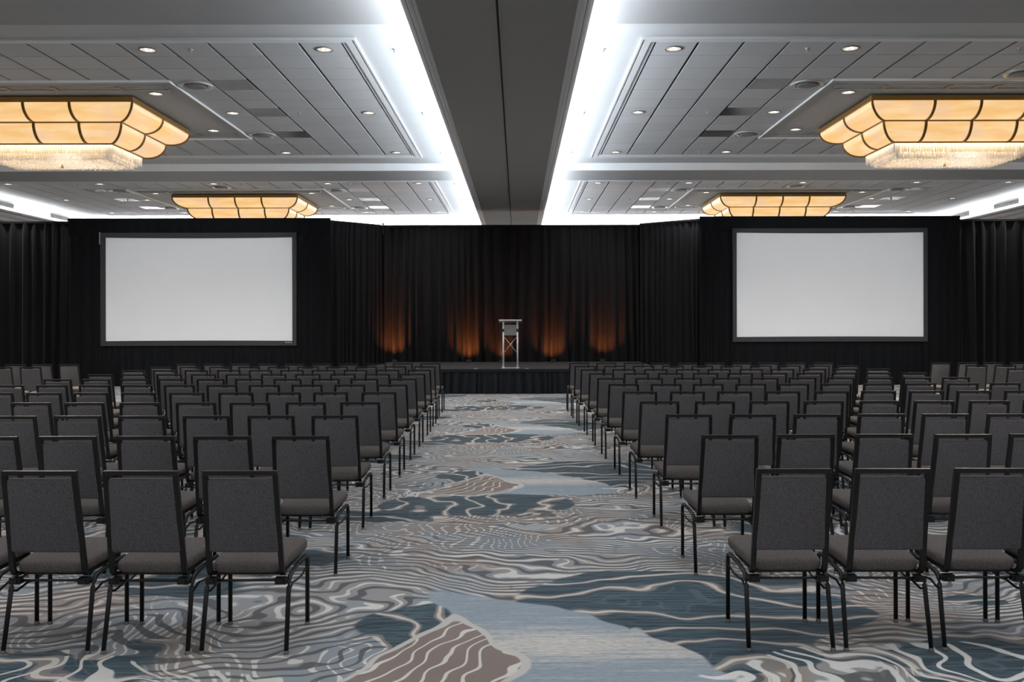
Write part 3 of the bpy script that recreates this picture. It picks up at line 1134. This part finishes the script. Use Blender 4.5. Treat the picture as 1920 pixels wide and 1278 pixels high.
for i, x in enumerate((-1.0, 0.21)):
    o = MB().box(x - 0.045, x + 0.045, SY0 + 0.005, SY0 + 0.075, SZ, SZ + 0.008).box(x - 0.02, x + 0.02, SY0 + 0.02, SY0 + 0.06, SZ + 0.008, SZ + 0.014).build('clip_plate', M['tape'])
    tag(o, ('small pale plate on the stage edge left of the lectern', 'small pale plate on the stage edge right of the lectern')[i], 'plate')

# lectern
LX, LY = -0.18, 21.12
le = empty('lectern', (LX, LY, SZ))
Ht = 1.15
pw = 0.021
MB().box(-0.275, 0.275, -0.17, 0.20, 0, 0.022, Matrix.Translation((0, 0, Ht - 0.03)) @ Matrix.Rotation(math.radians(-7), 4, 'X')).build('top', M['alu'], le)
for sx in (-1, 1):
    MB().tube([(sx * 0.172 + 0.0, -0.08, 0.0), (sx * 0.168, -0.08, Ht - 0.02)], pw, 10).build('post', M['alu'], le)
    MB().tube([(sx * 0.168, 0.14, 0.0), (sx * 0.165, 0.14, Ht - 0.01)], pw * 0.8, 10).build('post', M['alu'], le)
    MB().box(sx * 0.172 - 0.035, sx * 0.172 + 0.035, -0.13, 0.18, 0.0, 0.022).build('foot', M['alu'], le)
    MB().tube([(sx * 0.172, -0.085, Ht - 0.28), (sx * 0.172, -0.085, Ht - 0.20)], pw + 0.004, 10).build('clamp_collar', M['bezel'], le)
MB().box(-0.148, 0.148, -0.075, -0.055, Ht - 0.36, Ht - 0.11).build('front_panel', M['smoke'], le)
MB().box(-0.15, 0.15, -0.06, 0.12, Ht - 0.372, Ht - 0.355).build('shelf', M['bezel'], le)
MB().tube([(-0.145, -0.08, Ht - 0.40), (0.145, -0.072, Ht - 0.765)], 0.006, 6).build('cross_brace', M['alu'], le)
MB().tube([(0.145, -0.064, Ht - 0.40), (-0.145, -0.072, Ht - 0.765)], 0.006, 6).build('cross_brace', M['alu'], le)
MB().box(-0.17, 0.17, -0.095, -0.065, 0.004, 0.020).build('base_bar', M['alu'], le)
tag(le, 'slim aluminium lectern with a grey panel and crossed braces at the stage edge', 'lectern')

# amber uplights along the foot of the back drape
for i, (px, pw_, ax_) in enumerate(((-3.42, 100, -7), (-1.36, 95, -3), (-0.45, 50, 5), (0.98, 80, -4), (2.35, 80, 7))):
    u = empty('stage_uplight', (px, 24.40, SZ))
    MB().box(-0.06, 0.06, -0.035, 0.035, 0.0, 0.05).box(-0.075, -0.06, -0.02, 0.02, 0, 0.06).box(0.06, 0.075, -0.02, 0.02, 0, 0.06).box(-0.06, 0.06, -0.04, -0.035, 0.0, 0.085).box(-0.06, 0.06, 0.035, 0.04, 0.0, 0.085).build('housing', M['black_plastic'], u)
    MB().box(-0.045, 0.045, -0.025, 0.025, 0.050, 0.054).build('lens', M['amber'], u)
    tl, sz_ = (30, 96) if i in (0, 4) else (44, 98)
    d_ = Vector((math.tan(math.radians(ax_)), math.tan(math.radians(tl)), 1.0))
    spot('uplight_beam', (px, 24.40, SZ + 0.115), pw_, (1.0, 0.24, 0.045), sz_, 1.0, 0.02, d_.to_track_quat('-Z', 'Y').to_euler())
    tag(u, f'small black amber uplight at the foot of the stage drape, {ORD[i]} from the left', 'uplight', 'amber uplights on the stage')


# ------------------------------------------------------------------ chairs
def rrect(w0, w1, y0, y1, r, n=4, inset=0.0):
    """rounded trapezoid: half width w0 at y0 (rear) and w1 at y1 (front)"""
    pts = []
    w0 -= inset; w1 -= inset; y0 += inset; y1 -= inset
    for (cx, cy, a0) in ((w1 - r, y1 - r, 0), (-(w1 - r), y1 - r, 90), (-(w0 - r), y0 + r, 180), (w0 - r, y0 + r, 270)):
        for k in range(n + 1):
            a = math.radians(a0 + 90 * k / n)
            pts.append((cx + r * math.cos(a), cy + r * math.sin(a)))
    return pts


def seat_mb():
    mb = MB()
    y0, y1 = 0.05, 0.485
    rings = []
    for (h, ins) in ((-0.062, 0.020), (-0.058, 0.008), (-0.045, 0.0), (-0.018, -0.002), (-0.006, 0.004), (0.0, 0.018), (0.006, 0.06)):
        ring = []
        for (x, y) in rrect(0.176, 0.205, y0, y1, 0.045, 4, ins):
            zt = 0.443 + (y - y0) * 0.055
            ring.append((x, y, zt + h))
        rings.append(ring)
    mb.rings(rings)
    return mb


BACK_B = (0.032, 0.385)      # (y, z) of the foot of the back posts
BACK_T = (-0.052, 0.905)


def back_pt(z):
    t = (z - BACK_B[1]) / (BACK_T[1] - BACK_B[1])
    return BACK_B[0] + (BACK_T[0] - BACK_B[0]) * t


def backrest_mb():
    mb = MB()
    d = Vector((0, BACK_T[0] - BACK_B[0], BACK_T[1] - BACK_B[1])).normalized()
    nrm = Vector((0, d.z, -d.y))       # to the front
    z0, z1 = 0.500, 0.873
    L = (z1 - z0) / d.z
    o = Vector((0, back_pt(z0), z0)) + nrm * 0.006
    rings = []
    for (h, ins) in ((-0.014, 0.010), (-0.011, 0.002), (0.0, 0.0), (0.016, 0.0), (0.026, 0.006), (0.030, 0.022), (0.032, 0.06)):
        ring = []
        for (x, v) in rrect(0.1735, 0.1665, 0, L, 0.012, 3, ins):
            ring.append((o + Vector((x, 0, 0)) + d * v + nrm * h)[:])
        rings.append(ring)
    mb.rings(rings)
    return mb


def bend(a, b, c, r, n=4):
    a, b, c = Vector(a), Vector(b), Vector(c)
    u, v = (a - b).normalized(), (c - b).normalized()
    p, q = b + u * r, b + v * r
    return [((1 - t) ** 2 * p + 2 * t * (1 - t) * b + t * t * q) for t in [k / n for k in range(n + 1)]]


def make_chair(full):
    root = empty('banquet_chair')
    seat_mb().build('seat', M['seat_fabric'], root)
    backrest_mb().build('backrest', M['fabric'], root)
    # back frame: two posts and a top rail
    bf = MB()
    for sx in (-1, 1):
        pts = [(sx * 0.160, 0.17, 0.392)] + bend((sx * 0.160, 0.17, 0.392), (sx * 0.1815, 0.040, 0.372), (sx * 0.1725, BACK_T[0], BACK_T[1]), 0.05) + [(sx * 0.1725, BACK_T[0] + 0.002, BACK_T[1] - 0.009)]
        bf.tube(pts, 0.0095, ry=0.0125, square=True, up=(1, 0, 0))
    a = len(bf.v)
    bf.box(-0.183, 0.183, BACK_T[0] - 0.010, BACK_T[0] + 0.014, BACK_T[1] - 0.012, BACK_T[1] + 0.010)
    bf.build('back_frame', M['frame'], root)
    nseg = 7 if full else 6
    for sx in (-1, 1):
        mid = (sx * 0.200, 0.26, 0.374)
        front = [mid] + bend(mid, (sx * 0.210, 0.432, 0.382), (sx * 0.210, 0.432, 0.0), 0.045) + [(sx * 0.210, 0.430, 0.016 if full else 0.0)]
        rear = [mid] + bend(mid, (sx * 0.205, 0.075, 0.362), (sx * 0.210, 0.0, 0.0), 0.05) + [(sx * 0.210, 0.0, 0.016 if full else 0.0)]
        for (pts, fy) in ((front, 0.430), (rear, 0.0)):
            lg = MB().tube(pts, 0.0118, nseg, smooth=full).build('leg', M['frame'], root)
            if full:
                MB().lathe([(0.0118, 0.018), (0.0130, 0.012), (0.0150, 0.003), (0.013, 0.0)], 10, (sx * 0.210, fy, 0), cap1=True).build('foot_glide', M['glide'], lg)
    sf = MB()
    brs = []
    for sx in (-1, 1):
        p0 = (sx * 0.207, 0.044, 0.300)
        brs.append([p0, (sx * 0.200, 0.10, 0.283), (sx * 0.194, 0.19, 0.300), (sx * 0.196, 0.26, 0.292), (sx * 0.204, 0.34, 0.296), (sx * 0.210, 0.430, 0.318)])
    cl = []
    sf.box(-0.155, 0.155, 0.075, 0.090, 0.372, 0.384)
    sf.box(-0.18, 0.18, 0.40, 0.415, 0.385, 0.400)
    for sx in (-1, 1):
        sf.box(sx * 0.165 - 0.010, sx * 0.165 + 0.010, 0.08, 0.41, 0.374, 0.388)
    if full:
        sf.build('seat_frame', M['frame'], root)
        for b in brs:
            MB().tube(b, 0.0062, 6).build('side_brace', M['frame'], root)
        MB().tube([(-0.205, 0.050, 0.350), (0.205, 0.050, 0.350)], 0.0065, 6).build('stretcher', M['frame'], root)
        for sx in (-1, 1):
            q = sorted((sx * 0.145, sx * 0.200))
            MB().box(q[0], q[1], 0.030, 0.066, 0.334, 0.366).box(q[0] + 0.01, q[1] - 0.012, 0.022, 0.032, 0.341, 0.359).build('ganging_clamp', M['frame'], root)
    else:
        for b in brs:
            sf.tube(b, 0.0062, 4, smooth=False)
        sf.tube([(-0.205, 0.050, 0.350), (0.205, 0.050, 0.350)], 0.0065, 4, smooth=False)
        for sx in (-1, 1):
            q = sorted((sx * 0.145, sx * 0.200))
            sf.box(q[0], q[1], 0.030, 0.066, 0.334, 0.366)
        sf.build('seat_frame', M['frame'], root)
    register(root)
    return root


CH = {True: make_chair(True), False: make_chair(False)}
USED = {True: False, False: False}
ROW_Y = [4.305, 5.655, 6.94, 8.14, 9.36, 10.57, 11.75, 12.91, 14.06, 15.22, 16.38]
RX = {-1: [-1.357, -1.40, -1.445, -1.463, -1.478, -1.512, -1.540, -1.548, -1.58, -1.61, -1.632],
      1: [1.355, 1.366, 1.350, 1.315, 1.295, 1.268, 1.246, 1.225, 1.19, 1.166, 1.143]}
SPC = [0.492, 0.498, 0.508, 0.509, 0.510, 0.511, 0.512, 0.510, 0.508, 0.506, 0.505]
crnd = random.Random(3)


def place_chair(x, ytop, row, label, group):
    full = row < 5
    if not USED[full]:
        o = CH[full]
        USED[full] = True
    else:
        o = copy_tree(CH[full])
    o.location = (x + crnd.uniform(-0.006, 0.006), ytop + 0.052 + crnd.uniform(-0.012, 0.012), 0)
    o.rotation_euler = (0, 0, math.radians(crnd.uniform(-1.1, 1.1)))
    tag(o, label, 'chair', group)


for s in (-1, 1):
    for r in range(11):
        for i in range(10):
            x = RX[s][r] + s * SPC[r] * i
            px = 971 + x * F_PX / ROW_Y[r]
            pxf = 971 + x * F_PX / (ROW_Y[r] + 0.5)
            half = 0.22 * F_PX / ROW_Y[r]
            if min(abs(px - 960), abs(pxf - 960)) - half > 965:
                continue
            y = ROW_Y[r] + (0.02 if s > 0 else 0.0)
            place_chair(x, y, r, f'grey banquet chair {side_word[s]} of the aisle, {ORD[r]} row from the camera, {ORD[i]} from the aisle',
                        f'banquet chairs in rows {side_word[s]} of the aisle')
    for (r, xs) in ((8, [8.0, 8.5]), (9, [7.93, 8.43, 8.93]), (10, [7.87, 8.37, 8.86, 9.36])):
        for i, xx in enumerate(xs):
            x = s * (xx + (0.50 if s < 0 else 0.0))
            if abs(971 + x * F_PX / ROW_Y[r] - 960) > 985:
                continue
            place_chair(x, ROW_Y[r], r, f'grey banquet chair in the outer {side_word[s]} block, {("third", "second", "first")[r - 8]} row from drape, {ORD[i]} from gap',
                        f'banquet chairs in the outer {side_word[s]} block')
